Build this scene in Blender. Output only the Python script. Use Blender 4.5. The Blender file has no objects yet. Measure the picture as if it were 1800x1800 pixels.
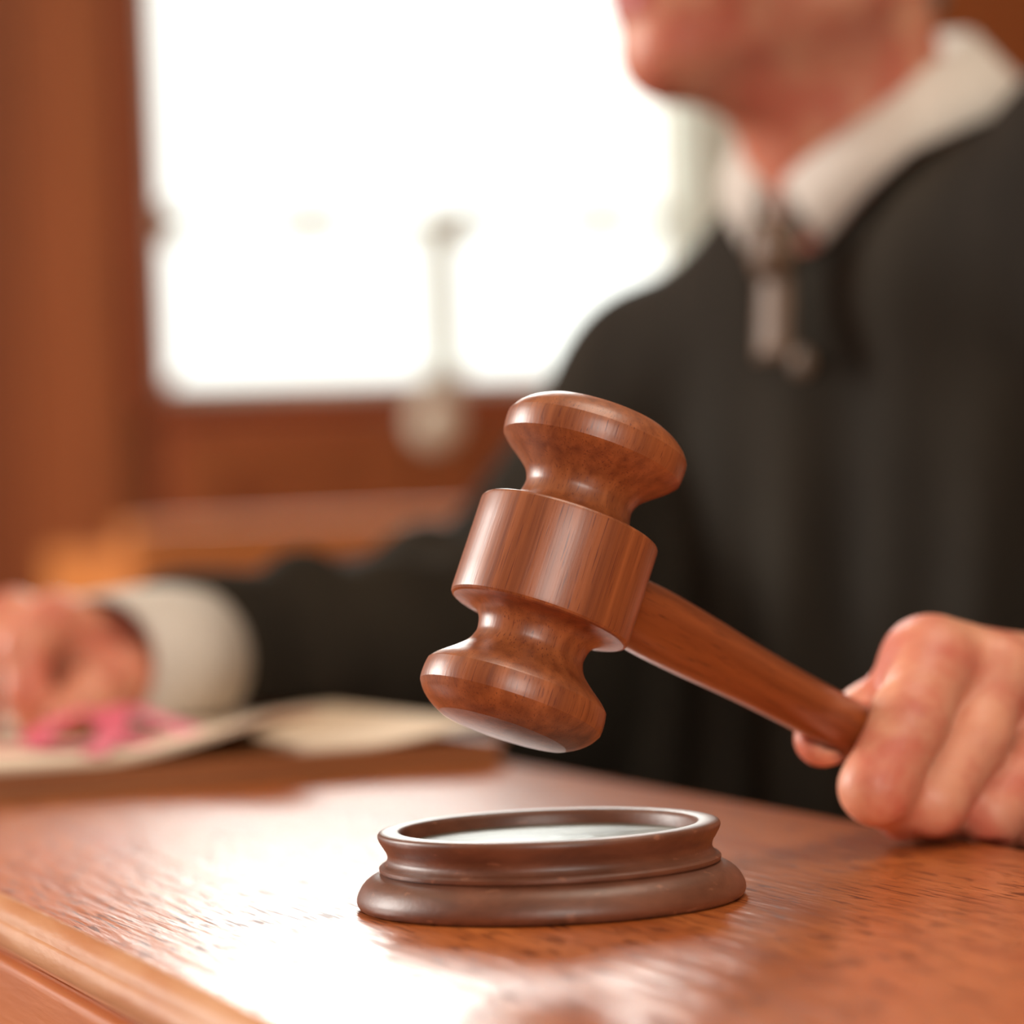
import bpy, bmesh, math, random
import numpy as np
from mathutils import Vector, Matrix
from mathutils.bvhtree import BVHTree

scene = bpy.context.scene
col = scene.collection
R = math.radians

# ------------------------------------------------------------------ camera
FPX = 5700.0                      # focal length in pixels of an 1800 px frame
PSI, PITCH, ROLL = R(20.9), R(0.25), R(2.4)
DESK_Z = 0.76
CAM = Vector((0, 0, DESK_Z + 0.110))
def W(x, y, z=0.0):               # metres right of / in front of the lens -> room coordinates
    return Vector((x*math.cos(PSI) + y*math.sin(PSI), -x*math.sin(PSI) + y*math.cos(PSI), z))
fwd = W(0, math.cos(PITCH), -math.sin(PITCH))
r0 = W(1, 0, 0)
u0 = r0.cross(fwd)
rgt = r0*math.cos(ROLL) - u0*math.sin(ROLL)
upv = r0*math.sin(ROLL) + u0*math.cos(ROLL)
def P(px, py, d):
    return CAM + (fwd + rgt*((px-900)/FPX) + upv*((900-py)/FPX))*d
def on_plane(px, py, z=None, y=None):
    v = fwd + rgt*((px-900)/FPX) + upv*((900-py)/FPX)
    t = (z-CAM.z)/v.z if z is not None else (y-CAM.y)/v.y
    return CAM + v*t

cd = bpy.data.cameras.new('camera'); cam = bpy.data.objects.new('camera', cd); col.objects.link(cam)
m = Matrix((rgt, upv, -fwd)).transposed().to_4x4(); m.translation = CAM
cam.matrix_world = m
cd.sensor_width = 36; cd.lens = 36*FPX/1800
cd.clip_start = 0.05; cd.clip_end = 100
cd.dof.use_dof = True; cd.dof.focus_distance = 0.868; cd.dof.aperture_fstop = 6.0
scene.camera = cam

# ------------------------------------------------------------------ world and lights
w = bpy.data.worlds.new('sky'); scene.world = w; w.use_nodes = True
bg = w.node_tree.nodes['Background']
bg.inputs[0].default_value = (0.97, 1.0, 0.93, 1); bg.inputs[1].default_value = 2.15

def area(name, loc, target, sx, sy, power, color=(1, 1, 1)):
    l = bpy.data.lights.new(name, 'AREA'); l.shape = 'RECTANGLE'; l.size = sx; l.size_y = sy
    l.energy = power; l.color = color
    o = bpy.data.objects.new(name, l); col.objects.link(o); o.location = loc
    o.rotation_euler = (Vector(target)-Vector(loc)).to_track_quat('-Z', 'Y').to_euler()
    return o
area('daylight_left_window', (-2.35, 3.6, 1.9), (0.3, 1.0, 0.9), 1.4, 1.4, 150, (1.0, 0.97, 0.91))
area('daylight_near_window', (-0.5, -2.4, 2.0), (0.5, 1.2, 0.9), 1.4, 1.3, 58, (1.0, 0.96, 0.89))
area('overhead_fill', (1.0, 0.8, 3.05), (1.0, 0.8, 0), 1.2, 1.2, 30, (1.0, 0.86, 0.7))  # soft overhead fill, added; the ceiling has no lamp fitting
area('window_daylight', (1.66, 4.85, 2.19), (0.7, 1.6, 0.8), 0.85, 1.08, 36, (0.97, 1.0, 0.95))

scene.view_settings.view_transform = 'Standard'
scene.view_settings.look = 'None'
scene.view_settings.exposure = 0.0
scene.view_settings.gamma = 1.0
scene.view_settings.use_curve_mapping = False

# ------------------------------------------------------------------ helpers
def s2l(c):
    return tuple(((v/255)/12.92 if v/255 <= 0.04045 else ((v/255+0.055)/1.055)**2.4) for v in c)
def mat_base(name):
    mt = bpy.data.materials.new(name); mt.use_nodes = True
    nt = mt.node_tree; return mt, nt, nt.nodes['Principled BSDF']
def noise_mat(name, c1, c2, scale=(8, 8, 8), rough=0.5, detail=4, bump=0.0, bscale=None, coat=0.0, spec=0.5,
              lo=0.35, hi=0.65, sss=0.0, coat_rough=0.1, sheen=0.0, pores=None, open_grain=False):
    """two-tone stretched noise in the object's own coordinates, optional bump and dark pores"""
    mt, nt, b = mat_base(name)
    N, L = nt.nodes, nt.links
    tc = N.new('ShaderNodeTexCoord'); mp = N.new('ShaderNodeMapping'); mp.inputs['Scale'].default_value = scale
    L.new(tc.outputs['Object'], mp.inputs['Vector'])
    nz = N.new('ShaderNodeTexNoise'); nz.inputs['Scale'].default_value = 1; nz.inputs['Detail'].default_value = detail
    nz.inputs['Roughness'].default_value = 0.6; nz.inputs['Distortion'].default_value = 0.3
    L.new(mp.outputs[0], nz.inputs['Vector'])
    cr = N.new('ShaderNodeValToRGB'); cr.color_ramp.elements[0].position = lo; cr.color_ramp.elements[1].position = hi
    cr.color_ramp.elements[0].color = (*s2l(c1), 1); cr.color_ramp.elements[1].color = (*s2l(c2), 1)
    L.new(nz.outputs['Fac'], cr.inputs['Fac'])
    colour = cr.outputs['Color']
    if pores:
        psc, pcol, thr = pores
        mp2 = N.new('ShaderNodeMapping'); mp2.inputs['Scale'].default_value = psc
        L.new(tc.outputs['Object'], mp2.inputs['Vector'])
        n2 = N.new('ShaderNodeTexNoise'); n2.inputs['Scale'].default_value = 1; n2.inputs['Detail'].default_value = 3
        L.new(mp2.outputs[0], n2.inputs['Vector'])
        r2 = N.new('ShaderNodeValToRGB'); r2.color_ramp.elements[0].position = thr; r2.color_ramp.elements[1].position = thr+0.07
        r2.color_ramp.elements[0].color = (1, 1, 1, 1); r2.color_ramp.elements[1].color = (0, 0, 0, 1)
        L.new(n2.outputs['Fac'], r2.inputs['Fac'])
        mx = N.new('ShaderNodeMix'); mx.data_type = 'RGBA'
        L.new(r2.outputs['Color'], mx.inputs['Factor']); L.new(colour, mx.inputs['A'])
        mx.inputs['B'].default_value = (*s2l(pcol), 1)
        colour = mx.outputs['Result']
        if open_grain:
            mr = N.new('ShaderNodeMapRange'); mr.inputs['To Min'].default_value = coat; mr.inputs['To Max'].default_value = 0.0
            L.new(r2.outputs['Color'], mr.inputs['Value']); L.new(mr.outputs[0], b.inputs['Coat Weight'])
    L.new(colour, b.inputs['Base Color'])
    b.inputs['Roughness'].default_value = rough
    b.inputs['Specular IOR Level'].default_value = spec
    b.inputs['Coat Weight'].default_value = coat; b.inputs['Coat Roughness'].default_value = coat_rough
    if sss:
        b.inputs['Subsurface Weight'].default_value = sss
        b.inputs['Subsurface Radius'].default_value = (1.0, 0.35, 0.2)
        b.inputs['Subsurface Scale'].default_value = 0.006
    if sheen:
        b.inputs['Sheen Weight'].default_value = sheen
    if bump:
        mp3 = N.new('ShaderNodeMapping'); mp3.inputs['Scale'].default_value = bscale or scale
        L.new(tc.outputs['Object'], mp3.inputs['Vector'])
        n3 = N.new('ShaderNodeTexNoise'); n3.inputs['Scale'].default_value = 1; n3.inputs['Detail'].default_value = 5
        L.new(mp3.outputs[0], n3.inputs['Vector'])
        bp = N.new('ShaderNodeBump'); bp.inputs['Strength'].default_value = 1.0; bp.inputs['Distance'].default_value = bump
        L.new(n3.outputs['Fac'], bp.inputs['Height']); L.new(bp.outputs[0], b.inputs['Normal'])
        if coat: L.new(bp.outputs[0], b.inputs['Coat Normal'])
    return mt

def mesh_obj(name, verts, faces, mat, parent=None, smooth=True, origin=None):
    me = bpy.data.meshes.new(name)
    o3 = Vector(origin) if origin is not None else Vector((0, 0, 0))
    me.from_pydata([tuple(Vector(v)-o3) for v in verts], [], [tuple(int(i) for i in f) for f in faces])
    me.update()
    if smooth: me.shade_smooth()
    me.materials.append(mat)
    o = bpy.data.objects.new(name, me); col.objects.link(o)
    place(o, parent, o3)
    return o
def place(o, parent, world_loc):
    o.location = world_loc
    if parent is not None:
        o.parent = parent
        o.matrix_parent_inverse = parent_inv(parent)
def parent_inv(p):
    mtx = Matrix.LocRotScale(p.location, p.rotation_euler, p.scale)
    if p.parent is not None:
        mtx = Matrix.LocRotScale(p.parent.location, p.parent.rotation_euler, p.parent.scale) @ p.parent.matrix_parent_inverse.to_4x4() @ mtx if False else mtx
    return mtx.inverted()
def empty(name, loc):
    o = bpy.data.objects.new(name, None); col.objects.link(o); o.location = loc; o.empty_display_size = 0.05
    return o
def tag(o, label, cat, group=None):
    o['label'] = label; o['category'] = cat
    if group: o['group'] = group
    return o
def structure(o): o['kind'] = 'structure'; return o

class Boxes:
    """collects boxes and builds ONE mesh"""
    def __init__(s): s.bm = bmesh.new()
    def add(s, x0, x1, y0, y1, z0, z1):
        v = [s.bm.verts.new((x, y, z)) for x in (x0, x1) for y in (y0, y1) for z in (z0, z1)]
        for f in ((0, 1, 3, 2), (4, 6, 7, 5), (0, 4, 5, 1), (2, 3, 7, 6), (0, 2, 6, 4), (1, 5, 7, 3)):
            s.bm.faces.new([v[i] for i in f])
        return s
    def build(s, name, mat, parent=None, bevel=0.0, origin=None):
        bmesh.ops.recalc_face_normals(s.bm, faces=s.bm.faces)
        if bevel:
            bmesh.ops.bevel(s.bm, geom=s.bm.edges[:], offset=bevel, segments=2, affect='EDGES', profile=0.5)
        me = bpy.data.meshes.new(name)
        o3 = Vector(origin) if origin is not None else Vector((0, 0, 0))
        bmesh.ops.translate(s.bm, verts=s.bm.verts, vec=-o3)
        s.bm.to_mesh(me); s.bm.free(); me.materials.append(mat)
        o = bpy.data.objects.new(name, me); col.objects.link(o); place(o, parent, o3)
        return o

def lathe(name, prof, mat, parent=None, seg=128, origin=(0, 0, 0), quat=None, smooth=True, sharp=R(40)):
    """prof: (radius, height) pairs; closed on the axis where radius is 0; local z is the axis"""
    verts, faces, rings = [], [], []
    for r, z in prof:
        if r < 1e-9:
            rings.append([len(verts)]); verts.append((0, 0, z))
        else:
            rings.append(list(range(len(verts), len(verts)+seg)))
            for i in range(seg):
                a = 2*math.pi*i/seg; verts.append((r*math.cos(a), r*math.sin(a), z))
    for a, b in zip(rings[:-1], rings[1:]):
        for i in range(seg):
            j = (i+1) % seg
            if len(a) == 1 and len(b) == 1: continue
            if len(a) == 1: faces.append((a[0], b[j], b[i]))
            elif len(b) == 1: faces.append((a[i], a[j], b[0]))
            else: faces.append((a[i], a[j], b[j], b[i]))
    me = bpy.data.meshes.new(name); me.from_pydata(verts, [], faces); me.update()
    bm = bmesh.new(); bm.from_mesh(me); bmesh.ops.recalc_face_normals(bm, faces=bm.faces); bm.to_mesh(me); bm.free()
    if smooth:
        me.shade_smooth()
        try: me.set_sharp_from_angle(angle=sharp)
        except Exception: pass
    me.materials.append(mat)
    o = bpy.data.objects.new(name, me); col.objects.link(o)
    o.location = origin
    if quat is not None:
        o.rotation_mode = 'QUATERNION'; o.rotation_quaternion = quat
    if parent is not None:
        o.parent = parent; o.matrix_parent_inverse = Matrix.Translation(parent.location).inverted()
    return o

def spline(pts, n=6):
    """Catmull-Rom through a list of tuples"""
    pts = [np.array(p, float) for p in pts]
    out = []
    for i in range(len(pts)-1):
        p0 = pts[max(i-1, 0)]; p1 = pts[i]; p2 = pts[i+1]; p3 = pts[min(i+2, len(pts)-1)]
        for k in range(n):
            t = k/n
            out.append(0.5*((2*p1)+(-p0+p2)*t+(2*p0-5*p1+4*p2-p3)*t*t+(-p0+3*p1-3*p2+p3)*t**3))
    out.append(pts[-1]); return out

# ---- soft bodies: blended distance fields turned into one continuous mesh
class Field:
    def __init__(s, lo, hi, h):
        s.h = h; s.lo = np.floor(np.array(lo, float)/h)*h; n = np.ceil((np.array(hi)-s.lo)/h).astype(int)+1
        s.ax = [s.lo[i]+h*np.arange(n[i]) for i in range(3)]
        s.v = np.full(tuple(n), 1.0, np.float32)
    def _sub(s, lo, hi, m):
        sl = []
        for i in range(3):
            a = int(max(0, math.floor((lo[i]-m-s.lo[i])/s.h))); b = int(min(len(s.ax[i]), math.ceil((hi[i]+m-s.lo[i])/s.h)+1))
            if b <= a: return None
            sl.append(slice(a, b))
        return tuple(sl)
    def _grid(s, sl):
        return (s.ax[0][sl[0]][:, None, None], s.ax[1][sl[1]][None, :, None], s.ax[2][sl[2]][None, None, :])
    def _blend(s, sl, d, k, cut=False):
        a = s.v[sl]; d = d.astype(np.float32)
        if cut:
            d = -d
            hh = np.clip(0.5-0.5*(a-d)/k, 0, 1); s.v[sl] = a*(1-hh)+d*hh+k*hh*(1-hh)
        else:
            hh = np.clip(0.5+0.5*(a-d)/k, 0, 1); s.v[sl] = a*(1-hh)+d*hh-k*hh*(1-hh)
    def cap(s, a, b, ra, rb, k=0.004, cut=False):
        a, b = np.array(a, float), np.array(b, float)
        r = max(ra, rb); sl = s._sub(np.minimum(a, b)-r, np.maximum(a, b)+r, 2*k+4*s.h)
        if sl is None: return s
        X, Y, Z = s._grid(sl); ab = b-a; L2 = max(float(ab@ab), 1e-12)
        t = np.clip(((X-a[0])*ab[0]+(Y-a[1])*ab[1]+(Z-a[2])*ab[2])/L2, 0, 1)
        d = np.sqrt((X-a[0]-t*ab[0])**2+(Y-a[1]-t*ab[1])**2+(Z-a[2]-t*ab[2])**2)-(ra+t*(rb-ra))
        s._blend(sl, d, k, cut); return s
    def chain(s, pts, rad, k=0.004):
        for i in range(len(pts)-1): s.cap(pts[i], pts[i+1], rad[i], rad[i+1], k)
        return s
    def ell(s, c, axes, rad, k=0.004, cut=False):
        c = np.array(c, float); R_ = max(rad)
        sl = s._sub(c-R_, c+R_, 2*k+4*s.h)
        if sl is None: return s
        X, Y, Z = s._grid(sl); k0 = 0; k1 = 0
        for ax_, r in zip(axes, rad):
            q = (X-c[0])*ax_[0]+(Y-c[1])*ax_[1]+(Z-c[2])*ax_[2]
            k0 = k0+(q/r)**2; k1 = k1+(q/(r*r))**2
        k0 = np.sqrt(k0); k1 = np.sqrt(k1)+1e-9
        s._blend(sl, k0*(k0-1)/k1, k, cut); return s
    def take(s, g, k):
        o = np.rint((g.lo-s.lo)/s.h).astype(int); sl = tuple(slice(a, a+b) for a, b in zip(o, g.v.shape))
        s._blend(sl, g.v, k)
    def mesh(s):
        v = s.v; n = np.array(v.shape)
        v = v.copy()
        v[0] = v[-1] = 1; v[:, 0] = v[:, -1] = 1; v[:, :, 0] = v[:, :, -1] = 1
        ins = v < 0
        c = ins[:-1, :-1, :-1].astype(np.int8)
        for dx in (0, 1):
            for dy in (0, 1):
                for dz in (0, 1):
                    if dx+dy+dz: c = c+ins[dx:n[0]-1+dx, dy:n[1]-1+dy, dz:n[2]-1+dz]
        act = np.argwhere((c > 0) & (c < 8))
        idx = np.full(c.shape, -1, np.int64); idx[tuple(act.T)] = np.arange(len(act))
        acc = np.zeros((len(act), 3)); cnt = np.zeros(len(act))
        offs = [(a, b, d) for a in (0, 1) for b in (0, 1) for d in (0, 1)]
        for o in offs:
            for axis in range(3):
                if o[axis]: continue
                o2 = list(o); o2[axis] = 1
                va = v[tuple((act+o).T)]; vb = v[tuple((act+o2).T)]
                mk = (va < 0) != (vb < 0)
                t = np.where(mk, va/np.where(mk, va-vb, 1), 0)
                p = np.tile(np.array(o, float), (len(act), 1)); p[:, axis] += t
                acc += p*mk[:, None]; cnt += mk
        verts = s.lo+(act+acc/cnt[:, None])*s.h
        faces = []
        for axis in range(3):
            a = [slice(None)]*3; b = [slice(None)]*3; a[axis] = slice(0, -1); b[axis] = slice(1, None)
            A, B = ins[tuple(a)], ins[tuple(b)]
            e = np.argwhere(A != B)
            flip = A[tuple(e.T)]
            u, w_ = [(1, 2), (2, 0), (0, 1)][axis]
            q = []
            for du, dw in ((1, 1), (0, 1), (0, 0), (1, 0)):
                p = e.copy(); p[:, u] -= du; p[:, w_] -= dw
                q.append(idx[tuple(p.T)])
            q = np.stack(q, 1)
            q[~flip] = q[~flip][:, ::-1]
            faces.append(q)
        return verts, np.concatenate(faces)
def join_mesh(parts):
    V, F, n = [], [], 0
    for v, f in parts:
        V.append(v); F.append(f+n); n += len(v)
    return np.concatenate(V), np.concatenate(F)
def fast_obj(name, V, F, mats, parent, origin, smooth_iter=0):
    if smooth_iter:
        for it in range(smooth_iter):
            acc = np.zeros_like(V); cnt = np.zeros(len(V))
            for i in range(4):
                a, b = F[:, i], F[:, (i+1) % 4]
                for k in range(3):
                    acc[:, k] += np.bincount(a, V[b, k], len(V)) + np.bincount(b, V[a, k], len(V))
                cnt += np.bincount(a, minlength=len(V)) + np.bincount(b, minlength=len(V))
            V = V*0.4 + 0.6*acc/cnt[:, None]
    me = bpy.data.meshes.new(name)
    o3 = np.array(origin, float)
    me.vertices.add(len(V)); me.vertices.foreach_set('co', (V-o3).astype(np.float32).ravel())
    me.loops.add(len(F)*4); me.loops.foreach_set('vertex_index', F.astype(np.int32).ravel())
    me.polygons.add(len(F)); me.polygons.foreach_set('loop_start', np.arange(0, len(F)*4, 4, dtype=np.int32))
    me.update(calc_edges=True); me.validate(); me.shade_smooth()
    for m_ in mats: me.materials.append(m_)
    o = bpy.data.objects.new(name, me); col.objects.link(o); place(o, parent, Vector(o3))
    return o, V

# ------------------------------------------------------------------ materials
M = {}
M['wall'] = noise_mat('panel_oak', (150, 83, 41), (170, 96, 50), (9, 9, 1.2), 0.45, bump=0.0004, bscale=(90, 90, 6))
M['wall_dark'] = noise_mat('panel_oak_dark', (140, 70, 38), (160, 82, 44), (9, 9, 1.2), 0.42)
M['plaster'] = noise_mat('cream_plaster', (200, 184, 158), (212, 198, 172), (3, 3, 3), 0.9)
M['floor'] = noise_mat('floor_boards', (96, 62, 40), (120, 78, 48), (1.5, 14, 8), 0.5)
M['white_paint'] = noise_mat('white_window_paint', (206, 208, 196), (222, 224, 212), (6, 6, 6), 0.5)
M['desk'] = noise_mat('varnished_desk_oak', (186, 96, 40), (214, 122, 60), (90, 4.5, 60), 0.4, detail=6, bump=0.0005,
                      bscale=(260, 22, 60), coat=1.0, coat_rough=0.21, spec=0.1, open_grain=True, pores=((800, 50, 800), (104, 50, 24), 0.39))
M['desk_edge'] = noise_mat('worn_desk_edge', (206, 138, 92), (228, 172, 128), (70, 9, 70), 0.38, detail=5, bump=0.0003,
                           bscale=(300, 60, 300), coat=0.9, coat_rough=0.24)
M['desk_side'] = noise_mat('varnished_desk_side', (190, 102, 50), (214, 126, 68), (60, 5, 60), 0.4, detail=6, bump=0.0002,
                           bscale=(260, 22, 260), coat=0.7, coat_rough=0.2)
M['gavel'] = noise_mat('gavel_mahogany', (120, 60, 30), (172, 98, 54), (260, 260, 5), 0.42, detail=6, bump=0.00005,
                       bscale=(900, 900, 60), coat=0.5, coat_rough=0.32, pores=((2300, 2300, 60), (112, 54, 34), 0.335), lo=0.3, hi=0.7)
M['handle'] = noise_mat('handle_mahogany', (112, 52, 24), (150, 76, 36), (130, 130, 8), 0.34, detail=5, coat=0.7, coat_rough=0.14,
                        pores=((2300, 2300, 60), (84, 36, 18), 0.31))
M['block'] = noise_mat('block_walnut', (92, 52, 34), (118, 70, 48), (60, 60, 160), 0.5, detail=6, bump=0.00006,
                       bscale=(500, 500, 700), coat=0.35, coat_rough=0.36, pores=((150, 150, 420), (138, 88, 64), 0.28))
M['inset'] = noise_mat('worn_striking_plate', (70, 72, 64), (120, 120, 106), (60, 160, 60), 0.5, detail=7, bump=0.0004,
                       bscale=(160, 260, 90), coat=0.25, coat_rough=0.3)
M['skin'] = noise_mat('skin', (204, 116, 94), (220, 154, 124), (42, 42, 42), 0.46, detail=3, bump=0.00035,
                      bscale=(420, 420, 420), sss=0.25, lo=0.38, hi=0.62)
M['lip'] = noise_mat('lip_skin', (190, 96, 88), (200, 106, 96), (42, 42, 42), 0.45, sss=0.2)
M['robe'] = noise_mat('black_robe_cloth', (37, 32, 26), (48, 42, 34), (14, 14, 5), 0.85, spec=0.12, bump=0.0003, bscale=(900, 900, 900))
M['shirt'] = noise_mat('white_shirt_cotton', (204, 196, 186), (214, 206, 196), (30, 30, 30), 0.8)
M['tie'] = noise_mat('brown_tie_silk', (98, 76, 58), (118, 92, 70), (160, 160, 90), 0.5)
M['hair'] = noise_mat('grey_hair', (120, 100, 86), (160, 142, 124), (160, 160, 40), 0.6)
M['eye'] = noise_mat('eye_white', (220, 214, 206), (230, 224, 216), (30, 30, 30), 0.15)
M['iris'] = noise_mat('eye_iris', (60, 44, 30), (84, 64, 44), (300, 300, 300), 0.15)
M['paper'] = noise_mat('cream_paper', (212, 190, 164), (222, 202, 178), (9, 9, 9), 0.8)
M['leather'] = noise_mat('brown_leather_board', (134, 80, 38), (160, 100, 52), (12, 12, 400), 0.5, detail=5)
M['ribbon'] = noise_mat('pink_tape', (206, 84, 108), (220, 102, 124), (60, 60, 60), 0.6)
M['knob_glint'] = noise_mat('pale_knob_glint', (248, 240, 216), (252, 246, 226), (10, 10, 10), 0.15, coat=1.0)  # pale colour and large size stand in for the knob's small bright highlight
M['brass'] = noise_mat('aged_brass', (170, 140, 86), (196, 166, 104), (40, 40, 40), 0.3)
M['brass'].node_tree.nodes['Principled BSDF'].inputs['Metallic'].default_value = 1.0
M['pew'] = noise_mat('light_pew_oak', (206, 126, 64), (222, 142, 78), (5, 5, 1.2), 0.45)
gm, nt, b = mat_base('window_glass')
nt.nodes.remove(b)
out = nt.nodes['Material Output']; tr = nt.nodes.new('ShaderNodeBsdfTransparent'); gl = nt.nodes.new('ShaderNodeBsdfGlossy')
gl.inputs['Roughness'].default_value = 0.02; mx = nt.nodes.new('ShaderNodeMixShader'); fr = nt.nodes.new('ShaderNodeFresnel')
fr.inputs['IOR'].default_value = 1.3
nt.links.new(fr.outputs[0], mx.inputs[0]); nt.links.new(tr.outputs[0], mx.inputs[1]); nt.links.new(gl.outputs[0], mx.inputs[2])
nt.links.new(mx.outputs[0], out.inputs[0]); M['glass'] = gm

# ------------------------------------------------------------------ the room
XL, XR, YN, YB, H = -2.6, 4.6, -2.8, 4.7, 3.1
wl = on_plane(272, 420, y=YB).x; wr = on_plane(1236, 300, y=YB).x
wz0 = on_plane(560, 684, y=YB).z; wz1 = 2.75; tz = on_plane(560, 386, y=YB).z
mxx = on_plane(803, 560, y=YB).x
structure(Boxes().add(XL, XR, YN, YB, -0.05, 0).build('floor', M['floor']))
structure(Boxes().add(XL, XR, YN, YB, H, H+0.05).build('ceiling', M['plaster']))
structure(Boxes().add(XL-.12, wl, YB, YB+.2, 0, H).add(wr, XR+.12, YB, YB+.2, 0, H)
          .add(wl, wr, YB, YB+.2, 0, wz0).add(wl, wr, YB, YB+.2, wz1, H).build('wall_back', M['wall']))
structure(Boxes().add(XL-.12, XL, YN, 2.85, 0, H).add(XL-.12, XL, 4.35, YB, 0, H).add(XL-.12, XL, 2.85, 4.35, 0, 1.15)
          .add(XL-.12, XL, 2.85, 4.35, 2.65, H).build('wall_left', M['wall']))
structure(Boxes().add(XR, XR+.12, YN, YB, 0, H).build('wall_right', M['wall']))
structure(Boxes().add(XL, -1.2, YN-.12, YN, 0, H).add(.2, XR, YN-.12, YN, 0, H).add(-1.2, .2, YN-.12, YN, 0, 1.35)
          .add(-1.2, .2, YN-.12, YN, 2.65, H).build('wall_near', M['plaster']))
# side windows
def window(n, fr_boxes, pane_boxes, bar_boxes):
    f = Boxes()
    for b_ in fr_boxes: f.add(*b_)
    o = structure(f.build('window_%d' % n, M['white_paint'], bevel=0.004))
    q = Boxes()
    for b_ in bar_boxes: q.add(*b_)
    q.build('glazing_bars', M['white_paint'], o)
    for b_ in pane_boxes: Boxes().add(*b_).build('pane', M['glass'], o)
    return o
fw = 0.045
window(1, [(wl, wl+.02, YB-.0, YB+.12, wz0, wz1), (wr-.03, wr, YB-.0, YB+.12, wz0, wz1), (wr, wr+.085, YB-.035, YB, wz0, wz1),
           (wl+.02, wr-.03, YB, YB+.12, wz0, wz0+.018), (wl+.02, wr-.03, YB, YB+.12, wz1-fw, wz1)],
       [(wl+.02, wr-.03, YB+.07, YB+.074, wz0+.018, tz-.01), (wl+.02, wr-.03, YB+.07, YB+.074, tz+.012, wz1-fw)],
       [(wl+.02, wr-.03, YB+.05, YB+.09, tz-.013, tz+.013), (mxx-.024, mxx+.024, YB+.05, YB+.09, wz0+.018, tz-.012)])
window(2, [(XL-.1, XL, 2.85, 2.90, 1.15, 2.65), (XL-.1, XL, 4.3, 4.35, 1.15, 2.65), (XL-.1, XL, 2.9, 4.3, 1.15, 1.2), (XL-.1, XL, 2.9, 4.3, 2.6, 2.65)],
       [(XL-.06, XL-.056, 2.9, 4.3, 1.2, 2.6)], [(XL-.08, XL-.04, 3.58, 3.62, 1.2, 2.6)])
window(3, [(-1.2, -1.15, YN-.1, YN, 1.35, 2.65), (.15, .2, YN-.1, YN, 1.35, 2.65), (-1.15, .15, YN-.1, YN, 1.35, 1.4), (-1.15, .15, YN-.1, YN, 2.6, 2.65)],
       [(-1.15, .15, YN-.06, YN-.056, 1.4, 2.6)], [(-.52, -.48, YN-.08, YN-.04, 1.4, 2.6)])
# window catches along the transom
for px in (280, 541, 803, 1052):
    c = on_plane(px, 384, y=YB+.045)
    k = Boxes().add(c.x-.022, c.x+.022, YB+.02, YB+.05, tz-.026, tz+.026).build('window_catch', M['brass'], bpy.data.objects['window_1'], bevel=0.003)
# panelling on the back wall: stiles, rails, sill
xs = lambda px: on_plane(px, 800, y=YB).x
structure(Boxes().add(xs(140), xs(214), YB-.03, YB, 0.1, H).build('trim_1', M['wall'], bevel=0.004))
structure(Boxes().add(xs(214), wl, YB-.018, YB, wz0+.0, H).build('trim_2', M['wall_dark'], bevel=0.003))
structure(Boxes().add(xs(240), wr+.1, YB-.045, YB, wz0-.035, wz0-.001).build('trim_3', M['wall_dark'], bevel=0.006))
structure(Boxes().add(xs(-120), xs(-50), YB-.03, YB, 0.1, H).build('trim_4', M['wall'], bevel=0.004))
structure(Boxes().add(wr+.09, wr+.17, YB-.03, YB, 0.1, H).build('trim_5', M['wall'], bevel=0.004))
structure(Boxes().add(XL, XR, YB-.02, YB, 0, .12).build('baseboard_back', M['wall_dark'], bevel=0.004))
structure(Boxes().add(XL, XL+.02, YN, YB-.02, 0, .12).build('baseboard_left', M['wall_dark'], bevel=0.004))
# built-in cupboard under the window with an oversized knob, its glint painted into the colour
cu = empty('cupboard', ((xs(280)+xs(1100))/2, YB-.06, 0.12))
Boxes().add(xs(262), xs(1100), YB-.09, YB-.046, .12, wz0-.04).build('carcass', M['wall_dark'], cu, bevel=0.003)
def door_panel(a, b_):
    d = Boxes().add(a, a+.06, YB-.115, YB-.09, .16, wz0-.07).add(b_-.06, b_, YB-.115, YB-.09, .16, wz0-.07) \
        .add(a+.06, b_-.06, YB-.115, YB-.09, .16, .22).add(a+.06, b_-.06, YB-.115, YB-.09, wz0-.12, wz0-.07) \
        .add(a+.06, b_-.06, YB-.10, YB-.09, .22, wz0-.12).build('door', M['wall'], cu)
    return d
dA = door_panel(xs(285), xs(690)); dB = door_panel(xs(700), xs(1090))
kc = on_plane(767, 742, y=YB-.15)
for nm, pr, mm in (('knob', [(0, 0), (.017, .001), (.031, .006), (.037, .016), (.034, .027), (.020, .034), (.012, .036), (.012, .048), (0, .048)], 'knob_glint'),):
    k = lathe(nm, pr, M[mm], None, 48, (kc.x, kc.y-.013, kc.z), Vector((0, 0, 1)).rotation_difference(Vector((0, 1, 0))))
    k.parent = dB; k.matrix_parent_inverse = Matrix.Translation(dB.location).inverted()
    k['label'] = 'round knob with its bright glint painted in'
tag(cu, 'dark wood panelled cupboard with a round knob, its glint painted pale, built in under the window', 'cupboard')

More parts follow.
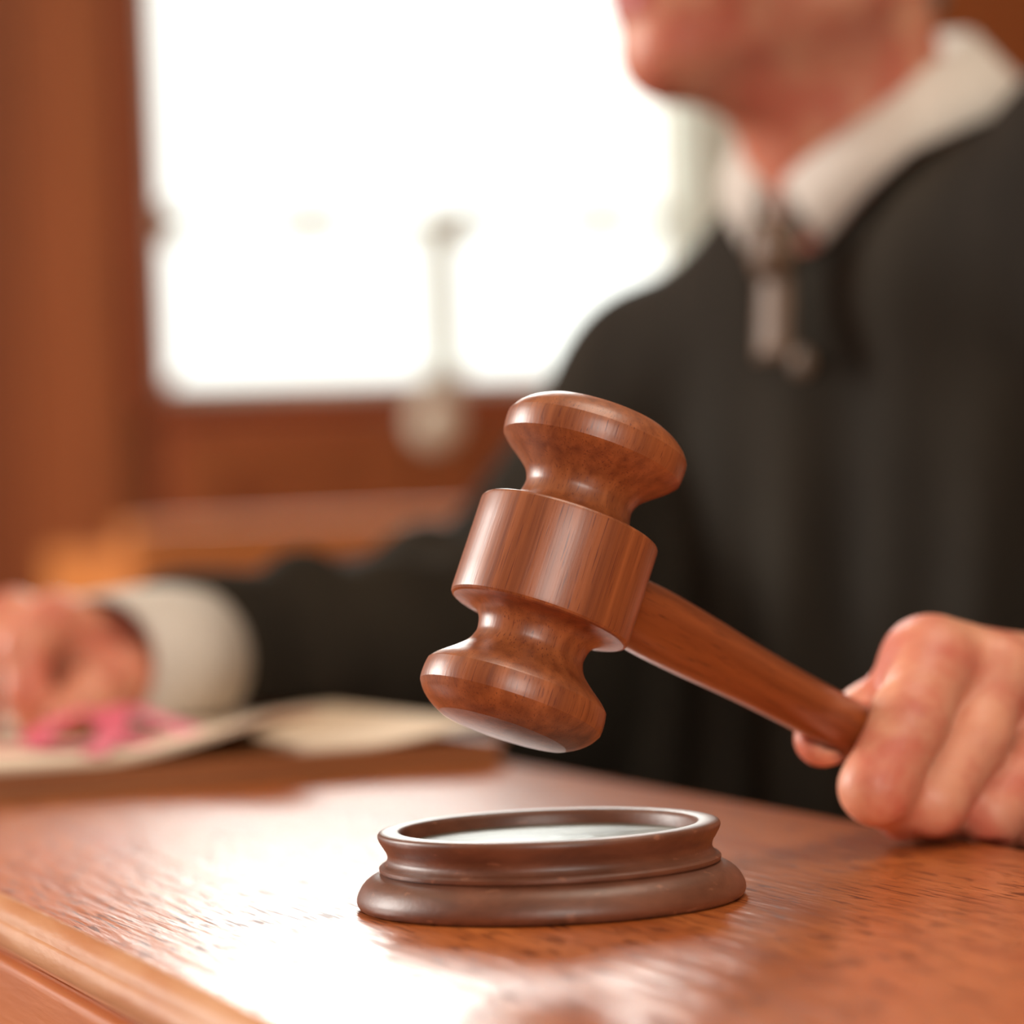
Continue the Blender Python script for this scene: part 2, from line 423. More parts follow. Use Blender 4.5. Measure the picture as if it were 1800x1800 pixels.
# courtroom pew behind the sleeve
pl, pr_ = on_plane(225, 915, y=3.5), on_plane(1500, 915, y=3.5)
ptop = on_plane(470, 912, y=3.5).z
pw = empty('pew', ((pl.x+pr_.x)/2, 3.6, 0))
Boxes().add(pl.x+.04, pr_.x-.04, 3.515, 3.54, .1, ptop-.03).build('back_panel', M['pew'], pw)
Boxes().add(pl.x, pr_.x, 3.50, 3.56, ptop-.03, ptop).build('top_rail', M['pew'], pw, bevel=0.006)
Boxes().add(pl.x+.04, pr_.x-.04, 3.54, 3.90, .42, .45).build('seat', M['pew'], pw, bevel=0.004)
for xx in (pl.x, pr_.x-.04):
    Boxes().add(xx, xx+.04, 3.5, 3.92, 0, ptop-.03).build('end_panel', M['pew'], pw, bevel=0.004)
tag(pw, 'light orange-brown wooden pew below the window, behind the black sleeve', 'pew')

# ------------------------------------------------------------------ the bench (desk)
E1, E0 = 0.482, 0.196           # judge's edge and outer edge
Y0, Y1 = -0.35, 2.05
dk = empty('judge_desk', ((E0+E1)/2, (Y0+Y1)/2, 0))
def extrude_y(name, prof, y0, y1, mat, parent, smooth=True):
    n = len(prof); V = [(x, y0, z) for x, z in prof]+[(x, y1, z) for x, z in prof]
    F = [(i, (i+1) % n, n+(i+1) % n, n+i) for i in range(n)]
    F += [tuple(range(n))[::-1], tuple(range(n, 2*n))]
    me = bpy.data.meshes.new(name); me.from_pydata(V, [], F); me.update()
    bm = bmesh.new(); bm.from_mesh(me); bmesh.ops.recalc_face_normals(bm, faces=bm.faces); bm.to_mesh(me); bm.free()
    if smooth:
        me.shade_smooth(); me.set_sharp_from_angle(angle=R(32))
    me.materials.append(mat)
    o = bpy.data.objects.new(name, me); col.objects.link(o); place(o, parent, Vector((0, 0, 0)))
    return o
T = DESK_Z
extrude_y('top', [(E0, T), (E1-.006, T), (E1-.002, T-.0015), (E1, T-.006), (E1, T-.024), (E1-.004, T-.03), (E0, T-.03)],
          Y0, Y1, M['desk'], dk)
mo = spline([(E0, T), (E0-.002, T-.0004), (E0-.0045, T-.0025), (E0-.0055, T-.005)], 5)
mo += spline([(E0-.0062, T-.0055), (E0-.0072, T-.008), (E0-.0072, T-.0112), (E0-.0055, T-.0124)], 5)
mo += [(E0-.004, T-.0130), (E0-.004, T-.0142), (E0, T-.0142)]
e = extrude_y('edge_moulding', [tuple(p) for p in mo], Y0, Y1, M['desk_edge'], dk)
ap = [(E0, T-.0144)]+spline([(E0-.0055, T-.0146), (E0-.0078, T-.0155), (E0-.0086, T-.0175)], 4)+[(E0-.0086, T-.085), (E0-.0066, T-.088), (E0, T-.088)]
extrude_y('apron', [tuple(p) for p in ap], Y0, Y1, M['desk_side'], dk)
e['label'] = 'worn light-edged moulding'
Boxes().add(E0-.004, E0+.02, Y0+.01, Y1-.01, 0.0, T-.088).build('front_panel', M['desk_side'], dk)
Boxes().add(E0+.02, E1-.03, Y1-.04, Y1-.01, 0.0, T-.03).build('side_panel', M['desk_side'], dk)
Boxes().add(E0+.02, E1-.03, Y0+.01, Y0+.04, 0.0, T-.03).build('side_panel', M['desk_side'], dk)
tag(dk, 'varnished orange-brown wooden desk with a moulded outer edge reflecting the window', 'desk')

# ------------------------------------------------------------------ sounding block
mm_ = 0.001
bc = on_plane(970, 1584, z=T)
sb = empty('sounding_block', bc)
prof = [(39.6, 16.6), (39.8, 19.4), (40.4, 20.5), (41.3, 20.9)] + \
    [tuple(p) for p in spline([(45.2, 20.9), (46.3, 20.5), (46.6, 19.3), (45.6, 17.2), (44.4, 15.2), (44.2, 13.6), (44.9, 12.4), (45.9, 11.8)], 5)] + \
    [tuple(p) for p in spline([(46.5, 11.2), (46.4, 10.2), (45.8, 9.8)], 4)] + \
    [tuple(p) for p in spline([(46.3, 9.5), (48.6, 8.7), (50.9, 6.9), (52.5, 4.3), (52.9, 2.2), (52.2, .7), (51.2, 0.05)], 5)] + [(0, 0.05), (0, 12), (39.6, 12), (39.6, 16.6)]
lathe('base', [(a*mm_, z*mm_) for a, z in prof], M['block'], sb, 160, bc)
ins = lathe('striking_plate', [(0, 17.3*mm_), (38.6*mm_, 17.1*mm_), (39.55*mm_, 16.5*mm_), (39.55*mm_, 12.1*mm_), (0, 12.1*mm_)], M['inset'], sb, 128, bc)
ins['label'] = 'worn greyish recessed plate'
tag(sb, 'round dark brown wooden sounding block on the desk under the gavel', 'sounding block')

# ------------------------------------------------------------------ gavel
GD = 0.890
gc = P(975, 1003, GD)
tilt = R(12); lean = R(18.3)
ax_img = rgt*math.sin(lean)*math.cos(tilt)+upv*math.cos(lean)*math.cos(tilt)+fwd*math.sin(tilt)
sg = GD/FPX                                        # metres per pixel at the gavel
# handle direction: at right angles to the head, running down to the right and away
sl = R(28.6); hi_ = rgt*math.cos(sl)-upv*math.sin(sl)
mcoef = -(hi_.dot(ax_img))/(fwd.dot(ax_img))
hdir = (hi_+fwd*mcoef).normalized()
gv = empty('gavel', gc)
cs = math.cos(tilt)
half = [(163, 0), (163, 40), (163, 80), (162.3, 85), (160, 88.5), (156, 90.5)]
half += [tuple(p) for p in spline([(156, 90.5), (136, 93), (116, 99), (103, 112), (98, 130), (99, 143), (108, 160), (128, 178), (150, 195), (162, 207)], 5)]
half += [tuple(p) for p in spline([(163.5, 209), (165.5, 222), (166, 236), (165, 246)], 4)]
half += [tuple(p) for p in spline([(164.5, 247), (154, 262), (137, 276), (118, 286)], 5)]
half += [tuple(p) for p in spline([(116, 287), (80, 291.5), (40, 294.5), (0, 295.5)], 5)]
low = [(r_, -z_*1.015) for r_, z_ in half][::-1]
up_ = half[1:]
gp = [(max(r_, 0)*sg, z_*sg/cs) for r_, z_ in low+up_]
qg = Vector((0, 0, 1)).rotation_difference(ax_img)
lathe('head', gp, M['gavel'], gv, 192, gc, qg, sharp=R(16))
hp = [(0, .0), (9.6, .0)] + [tuple(p) for p in spline([(9.6, 20), (9.9, 30), (10.3, 42), (9.9, 60), (9.0, 82), (8.5, 105), (8.6, 130), (9.2, 155), (9.8, 180), (9.4, 196), (7, 205), (0, 208)], 5)]
hd = lathe('handle', [(max(a, 0)*mm_, z*mm_) for a, z in hp], M['handle'], gv, 96, gc, Vector((0, 0, 1)).rotation_difference(hdir), sharp=R(60))
tag(gv, 'glossy reddish-brown turned wooden gavel held tilted above the round block', 'gavel')
def HP(t): return gc+hdir*t           # a point on the handle's centre line

# ------------------------------------------------------------------ papers and book
B0 = on_plane(886, 1350, z=T)
ex = Vector((-1, 0, 0)); ey = Vector((0, 1, 0))
BW, BD = 0.258, 0.33
def LB(x, y, z): return B0+ex*x+ey*y+Vector((0, 0, z))
def sheet(name, x0, x1, y0, y1, hf, th, mat, parent=None, nx=40, ny=24, origin=None, shape=None):
    V, F = [], []
    for lay in (0, 1):
        for i in range(nx+1):
            for j in range(ny+1):
                x = x0+(x1-x0)*i/nx; y = y0+(y1-y0)*j/ny
                if shape: x, y = shape(x, y)
                V.append(LB(x, y, hf(x, y)-(th if lay else 0)))
    n = (nx+1)*(ny+1); I = lambda l, i, j: l*n+i*(ny+1)+j
    for i in range(nx):
        for j in range(ny):
            F.append((I(0, i, j), I(0, i+1, j), I(0, i+1, j+1), I(0, i, j+1)))
            F.append((I(1, i, j), I(1, i, j+1), I(1, i+1, j+1), I(1, i+1, j)))
    for i in range(nx):
        F.append((I(0, i, 0), I(1, i, 0), I(1, i+1, 0), I(0, i+1, 0))); F.append((I(0, i, ny), I(0, i+1, ny), I(1, i+1, ny), I(1, i, ny)))
    for j in range(ny):
        F.append((I(0, 0, j), I(0, 0, j+1), I(1, 0, j+1), I(1, 0, j))); F.append((I(0, nx, j), I(1, nx, j), I(1, nx, j+1), I(0, nx, j+1)))
    o = mesh_obj(name, V, F, mat, parent, True, origin)
    o.data.set_sharp_from_angle(angle=R(45))
    return o
bk = empty('leather_folder', LB(BW/2, BD/2, 0))
bh = 0.0115
sheet('lower_board', -.002, BW, 0, BD, lambda x, y: .0028, .0026, M['leather'], bk, 4, 4, LB(0, 0, 0))
sheet('page_block', 0.001, BW-.002, 0.002, BD-.002, lambda x, y: .0096, .0067, M['leather'], bk, 4, 4, LB(0, 0, 0))
sheet('upper_board', -.001, BW, 0, BD, lambda x, y: bh, .0018, M['leather'], bk, 4, 4, LB(0, 0, 0))
tag(bk, 'brown leather folder lying on the desk under the cream papers', 'folder')
def hA(x, y):     # main stack, its right end curling up
    c = max(0, (0.165-x)/0.07); return bh+.0032+.0150*min(c, 1)**1.5*max(0, 1-y/.11)
tag(sheet('paper_stack', .076, BW, 0.004, .29, lambda x, y: hA(x, y), .0026, M['paper'], None, 50, 24, LB(.09, 0, bh)),
    'cream papers under the resting hand, their right end lifting off the brown folder', 'papers')
def hB(x, y):     # right sheet with an S-shaped curl
    t = x/.083
    return bh+.0014+.006*(.5+.5*math.cos(math.pi*min(1, max(0, t*1.35))))*(1-.4*y/.2)
tag(sheet('paper_sheet', .002, .086, 0.003, .22, hB, .0012, M['paper'], None, 40, 20, LB(0, 0, bh)),
    'single cream sheet with curled corner at the right end of the brown folder', 'paper')
# pink tape lying in loops
def ribbon(name, pts, width, mat, parent, origin, th=.0006):
    pts = [Vector(p) for p in spline([tuple(p) for p in pts], 8)]
    V, F = [], []
    for i, p in enumerate(pts):
        tdir = (pts[min(i+1, len(pts)-1)]-pts[max(i-1, 0)]).normalized()
        side = tdir.cross(Vector((0, 0, 1)))
        if side.length < .2: side = ey.copy()
        side.normalize(); up = side.cross(tdir).normalized()
        for a, b_ in ((-1, 1), (1, 1), (1, -1), (-1, -1)):
            V.append(p+side*a*width/2+up*b_*th/2)
    for i in range(len(pts)-1):
        for k in range(4):
            F.append((i*4+k, i*4+(k+1) % 4, i*4+4+(k+1) % 4, i*4+4+k))
    F.append((0, 1, 2, 3)); n = (len(pts)-1)*4; F.append((n+3, n+2, n+1, n))
    return mesh_obj(name, V, F, mat, parent, False, origin)
zt = bh+.0038
def S(px, py, dz=0.0):
    return on_plane(px, py, z=T+zt)+Vector((0, 0, dz))
k0 = S(200, 1320)
rb = empty('pink_tape', k0)
ribbon('band', [S(-140, 1316), S(-20, 1318), S(90, 1316), S(200, 1310, .002), S(290, 1302, .005), S(370, 1296, .003)], .012, M['ribbon'], rb, k0)
ribbon('loop', [S(205, 1312, .004), S(170, 1304, .013), S(110, 1308, .010), S(60, 1316, .004), S(110, 1320, .002), S(200, 1314, .003)], .012, M['ribbon'], rb, k0)
ribbon('loop', [S(195, 1312, .004), S(215, 1302, .014), S(270, 1302, .010), S(335, 1306, .004), S(270, 1316, .002), S(200, 1314, .003)], .012, M['ribbon'], rb, k0)
ribbon('tail', [S(200, 1314, .005), S(180, 1322, .0025), S(165, 1330, .0010)], .010, M['ribbon'], rb, k0)
tag(rb, 'bright pink tape tied in a loose bow on the papers beside the resting hand', 'tape')

# ------------------------------------------------------------------ the judge
Fd = W(-math.sin(R(50)), -math.cos(R(50))); Ld = W(math.cos(R(50)), -math.sin(R(50)))
Fh = W(-math.sin(R(66)), -math.cos(R(66))); Lh = W(math.cos(R(66)), -math.sin(R(66)))
UP = Vector((0, 0, 1))
P0 = P(1366, 362, 1.60)                         # pit of the neck
C0 = P0-Fd*.062                                 # middle of the neck base
O = P(1150, 170, 1.575)-Fh*.070+UP*.118         # middle of the head at eye height
def hl(f, l, u): return O+Fh*f+Lh*l+UP*u
person = empty('person', Vector((C0.x, C0.y, 0)))
AX = (tuple(Fh), tuple(Lh), (0, 0, 1))

BH = .0018
def head_field():
    lo = np.minimum(np.array(O), np.array(C0))-np.array([.14, .14, .17]); hi = np.maximum(np.array(O), np.array(C0))+np.array([.14, .14, .13])
    lo[2] = C0.z-.10; hi[2] = O.z+.15
    f = Field(lo, hi, BH)
    f.ell(hl(-.012, 0, .035), AX, (.094, .074, .088), .01)
    f.ell(hl(.028, 0, -.01), AX, (.060, .060, .085), .02)
    f.cap(hl(-.005, .044, -.070), hl(.060, .012, -.096), .020, .0175, .02)
    f.cap(hl(-.005, -.044, -.070), hl(.060, -.012, -.096), .020, .0175, .02)
    f.cap(hl(-.012, .052, -.02), hl(-.006, .046, -.07), .020, .018, .02)
    f.cap(hl(-.012, -.052, -.02), hl(-.006, -.046, -.07), .020, .018, .02)
    f.ell(hl(.0655, 0, -.098), AX, (.0175, .021, .019), .012)            # chin
    f.ell(hl(.060, 0, -.062), AX, (.025, .030, .026), .014)              # muzzle
    f.ell(hl(.022, 0, -.075), AX, (.052, .042, .030), .02)
    for s in (1, -1):
        f.ell(hl(.050, s*.040, -.03), AX, (.024, .024, .022), .016)      # cheeks
        f.ell(hl(.076, s*.030, .004), AX, (.016, .019, .014), .008, cut=True)
        f.ell(hl(.067, s*.031, .002), AX, (.014, .017, .013), .003)
        f.cap(hl(.080, s*.014, .019), hl(.068, s*.045, .020), .006, .006, .010)   # brow
        f.ell(hl(.086, s*.031, .001), AX, (.014, .0125, .0042), .002, cut=True)  # between the lids
        f.ell(hl(.034, s*.042, -.048), AX, (.032, .020, .030), .016)
        f.ell(hl(-.012, s*.077, -.004), AX, (.017, .006, .031), .004)    # ear
        f.ell(hl(-.008, s*.0825, .002), AX, (.009, .004, .017), .003, cut=True)
        f.ell(hl(.084, s*.011, -.040), AX, (.010, .008, .008), .005)     # nostril wing
    f.cap(hl(.084, 0, .010), hl(.104, 0, -.030), .0065, .0105, .007)     # nose
    f.cap(hl(.0815, .016, -.0655), hl(.0850, 0, -.0640), .0042, .0055, .003)
    f.cap(hl(.0815, -.016, -.0655), hl(.0850, 0, -.0640), .0042, .0055, .003)
    f.cap(hl(.080, .013, -.0745), hl(.0825, 0, -.0755), .005, .0065, .003)
    f.cap(hl(.080, -.013, -.0745), hl(.0825, 0, -.0755), .005, .0065, .003)
    f.cap(hl(.100, .03, -.070), hl(.100, -.03, -.070), .0135, .0135, .002, cut=True) if False else None
    nb = C0+UP*-.045-Fd*.010
    f.cap(hl(-.022, 0, -.055), nb, .0535, .052, .026)
    f.cap(hl(.012, 0, -.098), P0-Fd*.034+UP*.006, .020, .020, .022)
    f.cap(hl(.052, 0, -.100), hl(.004, 0, -.108), .0185, .024, .014)
    f.cap(nb, nb-UP*.05-Fd*.025, .050, .046, .03)
    return f
hf_ = head_field()

# the hand on the gavel: fingers wrap over the handle, the thumb lies behind it
def grip_field():
    f = Field(np.array(HP(.15))-np.array([.085, .10, .085]), np.array(HP(.15))+np.array([.165, .12, .08]), BH)
    q = lambda x, y, d: np.array(P(x, y, d))
    wrist = q(1990, 1325, 1.085)
    # palm and back of the hand
    mcp = [q(1640, 1170, .990), q(1756, 1186, 1.000), q(1850, 1222, 1.012), q(1935, 1265, 1.022)]
    for mpt, r_ in zip(mcp, (.0112, .0110, .0105, .0100)):
        f.cap(mpt, wrist*.75+mpt*.25, r_, .015, .006)
    f.cap(mcp[0]+np.array(fwd)*.012, wrist, .015, .024, .012)
    f.cap(q(1720, 1260, 1.022), wrist, .018, .025, .014)
    f.cap(q(1660, 1245, 1.016), q(1790, 1250, 1.03), .016, .02, .012)
    f.cap(wrist, q(2150, 1320, 1.14), .026, .029, .012)
    # fingers
    k = .0028
    def finger(pts, rr):
        g = Field.__new__(Field); g.h = f.h; g.lo = f.lo; g.ax = f.ax; g.v = np.full(f.v.shape, 1.0, np.float32)
        g.chain(pts, rr, .003)
        return g.v
    fs = []
    fs.append(finger([mcp[0], q(1600, 1262, .9700), q(1540, 1384, .960), q(1592, 1418, .983), q(1640, 1400, 1.004)], [.0116, .0118, .0108, .0098, .0085]))
    fs.append(finger([mcp[1], q(1716, 1300, .985), q(1640, 1408, .974), q(1640, 1432, .992), q(1690, 1424, 1.014)], [.0108, .0098, .0102, .0092, .0085]))
    fs.append(finger([mcp[2], q(1822, 1340, .997), q(1746, 1430, .986), q(1750, 1448, 1.002), q(1790, 1440, 1.02)], [.0104, .0095, .0098, .0088, .008]))
    fs.append(finger([mcp[3], q(1910, 1360, 1.005), q(1838, 1445, .995), q(1845, 1462, 1.012), q(1870, 1450, 1.028)], [.0108, .0098, .0098, .0085, .0075]))
    fs.append(finger([q(1800, 1250, 1.040), q(1640, 1238, 1.022), q(1530, 1262, .998), q(1446, 1298, .975)], [.017, .0145, .0105, .0088]))
    allf = fs[0]
    for g in fs[1:]:
        kk = .0016; hh = np.clip(.5+.5*(allf-g)/kk, 0, 1); allf = allf*(1-hh)+g*hh-kk*hh*(1-hh)
    kk = .005; a = f.v; hh = np.clip(.5+.5*(a-allf)/kk, 0, 1); f.v = a*(1-hh)+allf*hh-kk*hh*(1-hh)
    # web between thumb and index finger
    f.cap(q(1600, 1225, .995), q(1640, 1235, 1.010), .0105, .013, .009)
    # knuckle dimples
    f.ell(q(1565, 1330, .949), (tuple(rgt), tuple(upv), tuple(fwd)), (.0014, .001, .001), .003, cut=True)
    # leave the handle and the desk their own space
    f.cap(np.array(HP(.09)), np.array(HP(.206)), .0087, .0092, .0012, cut=True)
    Z = f.ax[2][None, None, :]
    X = f.ax[0][:, None, None]
    over = X < E1+.004
    f.v = np.where(over, np.maximum(f.v, (T+.0006-Z).astype(np.float32)), f.v)
    return f
gf = grip_field()

# the resting hand
def rest_field():
    q = lambda x, y, d: np.array(P(x, y, d))
    c = q(120, 1160, 1.43)
    f = Field(c-np.array([.17, .12, .07]), c+np.array([.17, .14, .08]), BH)
    wr_ = q(272, 1166, 1.497)
    mcp = [q(92, 1092, 1.425), q(20, 1090, 1.445), q(-50, 1105, 1.462), q(-110, 1130, 1.478)]
    for a_, r_ in zip(mcp, (.0125, .0125, .012, .011)): f.cap(a_, wr_, r_, .015, .012)
    f.cap(q(110, 1135, 1.437), wr_, .017, .018, .012)
    f.cap(wr_, q(430, 1150, 1.545), .0205, .024, .012)
    for a_, b_, c_, d_ in (((92, 1092, 1.425), (42, 1140, 1.398), (48, 1215, 1.392), (62, 1272, 1.398)),
                           ((20, 1090, 1.445), (-40, 1140, 1.418), (-44, 1215, 1.410), (-30, 1272, 1.412)),
                           ((-50, 1105, 1.462), (-112, 1150, 1.438), (-118, 1220, 1.430), (-104, 1272, 1.432)),
                           ((-110, 1130, 1.478), (-170, 1165, 1.458), (-176, 1225, 1.45), (-165, 1270, 1.452))):
        f.chain([q(*a_), q(*b_), q(*c_), q(*d_)], [.0125, .0112, .0095, .008], .004)
    f.chain([q(240, 1180, 1.455), q(205, 1195, 1.42), q(160, 1222, 1.395), q(118, 1258, 1.385)], [.017, .0135, .0115, .0092], .006)
    Z = f.ax[2][None, None, :]
    f.v = np.maximum(f.v, (T+zt+.0008-Z).astype(np.float32))
    return f
rf_ = rest_field()
SR = C0-Ld*.165-Fd*.01; SR.z = P(1075, 735, 1.78).z
SL = C0+Ld*.175-Fd*.01; SL.z = SR.z+.080
ER = P(905, 1130, 1.70); WR = P(335, 1156, 1.515)
EL = W(.45, 1.29, .765); WL = P(2060, 1315, 1.115)
lo = np.minimum.reduce([hf_.lo, gf.lo, rf_.lo]); lo[2] = .56
tops = [g.lo+(np.array(g.v.shape)-1)*g.h for g in (hf_, gf, rf_)]
hi = np.maximum.reduce(tops+[np.array(EL)+.08])+2*BH
bf = Field(lo, hi, BH)
bf.take(hf_, .006)
TB = C0-Fd*.06
lowT = Vector((TB.x, TB.y, .68))
bf.cap(C0-UP*.075-Fd*.02, TB-UP*.14, .055, .075, .03).cap(TB-UP*.13, lowT, .085, .085, .03)
for sh, el, wr_, e2 in ((SR, ER, P(430, 1150, 1.548), 0), (SL, EL, P(2150, 1320, 1.14), 0)):
    bf.cap(C0-UP*.10-Fd*.02, sh-UP*.008, .036, .038, .02).cap(sh-UP*.008, el, .038, .040, .02).cap(el, wr_, .038, .027, .01)
bf.take(gf, .004); bf.take(rf_, .004)
V, F = bf.mesh()
body, Vb = fast_obj('body', V, F, [M['skin'], M['lip']], person, (C0.x, C0.y, 1.0), 1)
del bf, V, F
# lips have their own colour
cen = np.empty(len(body.data.polygons)*3, np.float32); body.data.polygons.foreach_get('center', cen); cen = cen.reshape(-1, 3)+np.array([C0.x, C0.y, 1.0])
ml = (cen-np.array(O))@np.stack([np.array(Fh), np.array(Lh), np.array([0, 0, 1.])]).T
lipm = (ml[:, 0] > .079) & (np.abs(ml[:, 1]) < .021) & (ml[:, 2] > -.0805) & (ml[:, 2] < -.0600)
mi = np.zeros(len(body.data.polygons), np.int32)
if len(mi) == len(lipm): mi[lipm] = 1; body.data.polygons.foreach_set('material_index', mi)

for s in (1, -1):
    ec = hl(.0665, s*.031, .002)
    ey_o = lathe('eye', [(0, -.0128), (.009, -.009), (.0128, 0), (.009, .009), (0, .0128)], M['eye'], person, 32, ec, UP.rotation_difference(Fh))
    ey_o.data.shade_smooth()
    ir = lathe('iris', [(0, .0016), (.003, .0015), (.0058, .0004), (.006, -.001), (0, -.001)], M['iris'], None, 32, ec+Fh*.0125, UP.rotation_difference(Fh))
    ir.parent = person; ir.matrix_parent_inverse = Matrix.Translation(person.location).inverted()
# hair: a cap over the back and top of the skull
def hair_field():
    f = Field(np.array(O)-np.array([.13, .13, .10]), np.array(O)+np.array([.13, .13, .15]), .003)
    f.ell(hl(-.017, 0, .040), AX, (.098, .080, .092), .01)
    f.cap(hl(-.060, 0, -.01), hl(-.062, 0, -.060), .050, .032, .02)
    f.ell(hl(.075, 0, -.045), AX, (.085, .12, .098), .008, cut=True)
    f.ell(hl(-.005, .085, -.01), AX, (.025, .02, .036), .006, cut=True)
    f.ell(hl(-.005, -.085, -.01), AX, (.025, .02, .036), .006, cut=True)
    return f
hv, hfc = hair_field().mesh()
fast_obj('hair', hv, hfc, [M['hair']], person, hl(0, 0, .05), 1)

# robe
def robe_field():
    pts = np.array([C0, SR, SL, ER, WR, EL, WL])
    lo = pts.min(0)-.16; hi = pts.max(0)+.16; lo[2] = .02; hi[2] = 1.16
    f = Field(lo, hi, .0055)
    NB = C0-UP*.055
    f.cap(NB+UP*.036-Ld*.02, SR, .052, .064, .015); f.cap(NB, SL, .058, .074, .03)
    nape = C0-Fd*.075; nape.z = P(1720, 150, 1.69).z-.065
    f.cap(NB-Fd*.03, nape, .06, .042, .03); f.cap(nape, SL-Fd*.03, .040, .06, .03)
    TC = C0-Fd*.045
    for l, r1, r2 in ((-.095, .100, .118), (0, .108, .128), (.095, .100, .118)):
        a = TC+Ld*l-UP*.14; b_ = TC+Ld*l*1.05; b_.z = .50
        f.cap(a, b_, r1, r2, .04)
    lap = TC+Fd*.16
    for l in (-.10, .10):
        a = TC+Ld*l; a.z = .54; b_ = TC+Fd*.26+Ld*l; b_.z = .53
        f.cap(a, b_, .095, .085, .03); c_ = b_+Fd*.03; c_.z = .12; f.cap(b_, c_, .085, .09, .03)
    a = TC-Fd*.02; a.z = .56; b_ = TC-Fd*.02; b_.z = .18; f.cap(a, b_, .13, .16, .04)   # skirt of the robe down to the floor
    # sleeves
    f.chain([SR, ER], [.064, .066], .02); f.chain([ER, P(620, 1158, 1.61), WR], [.064, .047, .040], .02)
    f.chain([P(900, 1235, 1.68), P(560, 1205, 1.565)], [.05, .034], .03)
    for (x, y, d_), r_ in (((522, 1022, 1.57), .020), ((652, 1030, 1.61), .021), ((765, 1000, 1.66), .028)):
        a = P(x, y, d_); f.cap(a, a+UP*-.05, r_, .03, .012)
    f.chain([SL, EL], [.082, .074], .03); f.chain([EL, EL*.45+WL*.55], [.074, .060], .02)
    # hole for the neck and shirt collar
    f.cap(P0+UP*.052-Fd*.076, P0+UP*.14-Fd*.090, .064, .105, .004, cut=True)
    f.cap(P0-Fd*.031+Ld*.022-UP*.036, C0+Ld*.075-UP*.012, .021, .022, .006)
    # hanging folds
    X, Y, Z = f._grid((slice(None),)*3)
    A = X*Ld.x+Y*Ld.y
    fold = .0062*np.sin(A*105+2.0*np.sin(Z*5))*np.clip((.98-Z)/.25, 0, 1)+.003*np.sin(A*47+X*20+Z*9)
    f.v = (f.v+fold).astype(np.float32)
    # the desk keeps its own space
    over = X < E1+.006
    f.v = np.where(over & (Z > T-.10), np.maximum(f.v, T+.0015-Z), f.v)
    inb = (X < E1+.006) & (Z <= T-.10)
    f.v = np.where(inb, np.maximum(f.v, .01), f.v).astype(np.float32)
    g0 = (LB(0, 0, 0)-ex*.001)
    onb = (((X-g0.x)*ex.x+(Y-g0.y)*ex.y) > 0) & (((X-g0.x)*ey.x+(Y-g0.y)*ey.y) > 0) & (((X-g0.x)*ey.x+(Y-g0.y)*ey.y) < BD+.003)
    f.v = np.where(onb & (Z > T-.05), np.maximum(f.v, T+zt+.001-Z), f.v).astype(np.float32)
    return f
rv, rfc = robe_field().mesh()
robe, RV = fast_obj('robe', rv, rfc, [M['robe']], person, (C0.x, C0.y, .6), 2)
bvh = BVHTree.FromPolygons([Vector(v) for v in RV], [tuple(int(i) for i in q) for q in rfc])
def proj(p, off):
    h_ = bvh.ray_cast(p+Fd*.5, -Fd)
    return (h_[0]+Fd*off) if h_[0] is not None else p

# shirt collar: two leaves folded down around the neck
def collar():
    V, F = [], []
    n = 40
    CR = P0-Fd*.060
    def ring(th, dr, dz):
        f_, l_ = math.cos(th), math.sin(th)
        return CR+Fd*(f_*(.0605+dr))+Ld*(l_*(.0560+dr))+UP*(.088*((1-f_)/2)**.44+dz)
    for s in (1, -1):
        base = len(V)
        for i in range(n+1):
            th = R(4)+(math.pi-R(4))*i/n
            pt = max(0, 1-i/13)                 # towards the points
            a = ring(s*th, -.003, -.030); b_ = ring(s*th, 0, .004)
            c_ = ring(s*(th+.06*pt), .003, .003)
            fl = 1.0 if s == 1 else 1-.62*max(0, math.cos(th*.75))
            d_ = ring(s*(th+.21*pt), (.016-.008*pt)*fl, -.012-.004*pt); e_ = ring(s*(th+(.44 if s == 1 else .32)*pt), (.031-.016*pt)*fl, -.028-(.020 if s == 1 else .008)*pt-(1-fl)*.006)
            V += [a, b_, c_, d_, e_]
        for i in range(n):
            for k in range(4):
                q = (base+i*5+k, base+i*5+k+1, base+i*5+5+k+1, base+i*5+5+k)
                F.append(q if s == 1 else q[::-1])
    o = mesh_obj('shirt_collar', V, F, M['shirt'], person, True, P0)
    md = o.modifiers.new('thickness', 'SOLIDIFY'); md.thickness = .0016
    return o
collar()
# tie: knot and blade lying on the chest
def strip(name, rows, mat, parent, th):
    """rows: list of (centre, half width along Ld)"""
    V, F = [], []; n = 6
    for c, hw in rows:
        for i in range(n+1):
            u = -1+2*i/n
            V.append(c+Ld*u*hw+Fd*th*(1-u*u)); 
        for i in range(n+1):
            u = 1-2*i/n; V.append(c+Ld*u*hw-Fd*.004)
    m_ = 2*(n+1)
    for r_ in range(len(rows)-1):
        for i in range(m_): F.append((r_*m_+i, r_*m_+(i+1) % m_, (r_+1)*m_+(i+1) % m_, (r_+1)*m_+i))
    F.append(tuple(range(m_))[::-1]); F.append(tuple(range((len(rows)-1)*m_, len(rows)*m_)))
    return mesh_obj(name, V, F, mat, parent, True, rows[0][0])
k0 = P(1372, 388, 1.60)
tie = empty('tie', k0)
tie.parent = person; tie.matrix_parent_inverse = Matrix.Translation(person.location).inverted()
def at_chest(px, py, off=.002):
    a = P(px, py, 1.58); return proj(a, off)
kr = []
base_pt = proj(P(1378, 450, 1.58), .004)
def tie_pt(py, px=1376):
    a = P(px, py, 1.58); h_ = proj(a, .003)
    return h_
top = P(1374, 386, 1.588)+Fd*.006
rows = [(top, .008), (top-UP*.008+Fd*.002, .015), (top-UP*.018+Fd*.003, .0145), (top-UP*.028+Fd*.003, .010)]
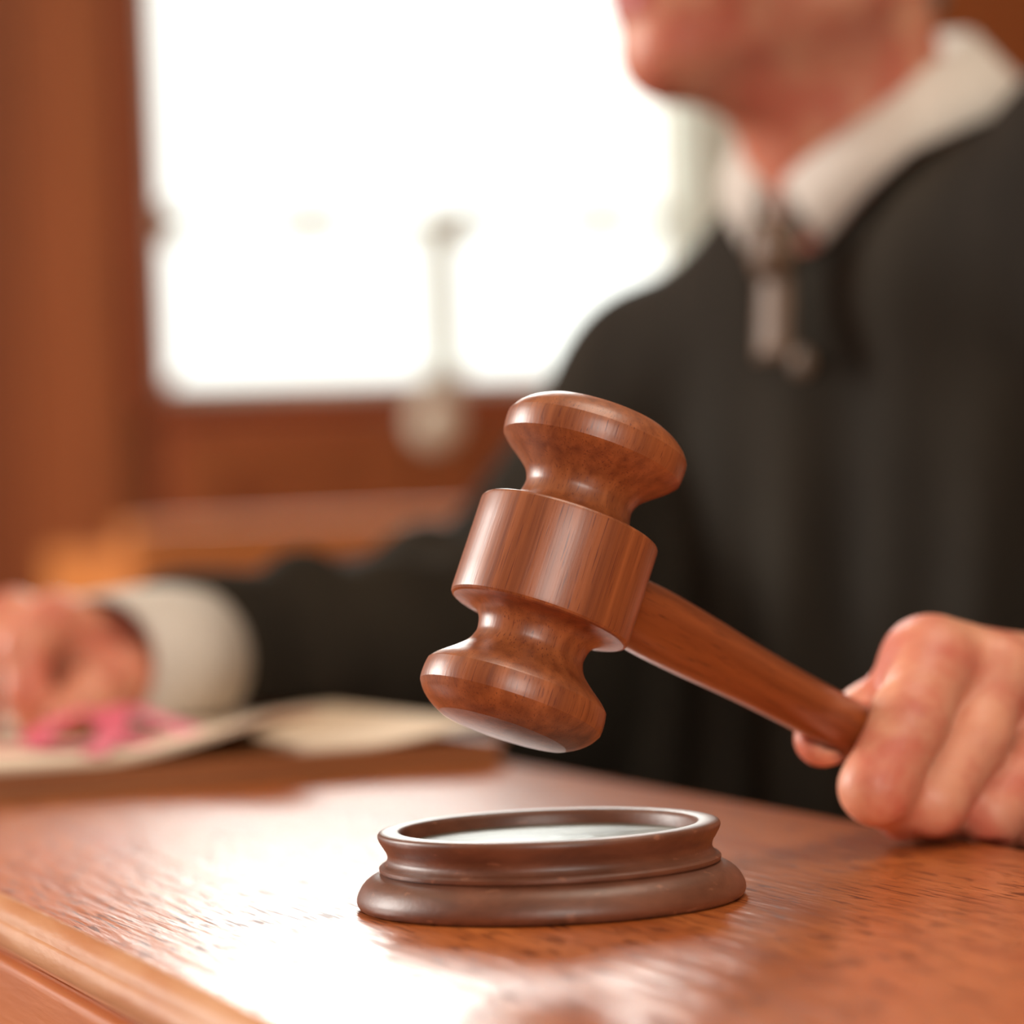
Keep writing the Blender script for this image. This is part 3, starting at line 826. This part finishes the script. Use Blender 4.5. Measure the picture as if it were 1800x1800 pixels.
kn = strip('knot', rows, M['tie'], None, .007); kn.parent = person; kn.matrix_parent_inverse = Matrix.Translation(person.location).inverted()
kn.name = 'tie_knot'
p1 = top-UP*.026+Fd*.001
rows = [(p1, .010)]
for i in range(1, 9):
    z_ = .026+.042*i/8
    a = top-UP*z_+Fd*(.001+.09*(z_-.026)); h_ = proj(a, .003)
    if (h_-a).dot(Fd) > 0: a = h_
    rows.append((a, .010+.001*i/8))
bl = strip('tie_blade', rows, M['tie'], None, .003); bl.parent = person; bl.matrix_parent_inverse = Matrix.Translation(person.location).inverted()
bpy.data.objects.remove(tie)
hk = proj(top-UP*.070, .0)
lathe('robe_button', [(0, .004), (.004, .0036), (.0065, .002), (.0068, 0), (0, -.003)], M['tie'], person, 24, hk, UP.rotation_difference(Fd))

# shirt cuff on the resting arm
def cuff(name, a, b_, ra, rb, flat):
    ax_ = (b_-a).normalized(); s1 = ax_.cross(UP).normalized(); s2 = s1.cross(ax_).normalized()
    V, F = [], []; n = 48
    prof_ = [(0, ra, 0), (.5, (ra+rb)/2+.001, 0), (1, rb, 0), (1, rb-.003, 0), (.5, (ra+rb)/2-.002, 0), (0, ra-.003, 0)]
    for t, r_, _ in prof_:
        c = a.lerp(b_, t)
        for i in range(n):
            an = 2*math.pi*i/n
            V.append(c+s1*math.cos(an)*r_+s2*math.sin(an)*r_*flat)
    m_ = len(prof_)
    for k in range(m_):
        for i in range(n):
            F.append((k*n+i, k*n+(i+1) % n, ((k+1) % m_)*n+(i+1) % n, ((k+1) % m_)*n+i))
    for i_, v in enumerate(V):
        if v.x < E1 and v.z < T+zt+.001: v.z = T+zt+.001
    return mesh_obj(name, V, F, M['shirt'], person, True, a)
cuff('shirt_cuff', P(168, 1166, 1.435), P(318, 1162, 1.505), .0325, .0370, .96)
wlc = P(2090, 1225, 1.12)
cuff('shirt_cuff', P(2060, 1315, 1.105), EL*.35+WL*.65, .036, .040, .95)
tag(person, 'person in black robe, white collar and brown tie behind the desk, holding the gavel', 'person')
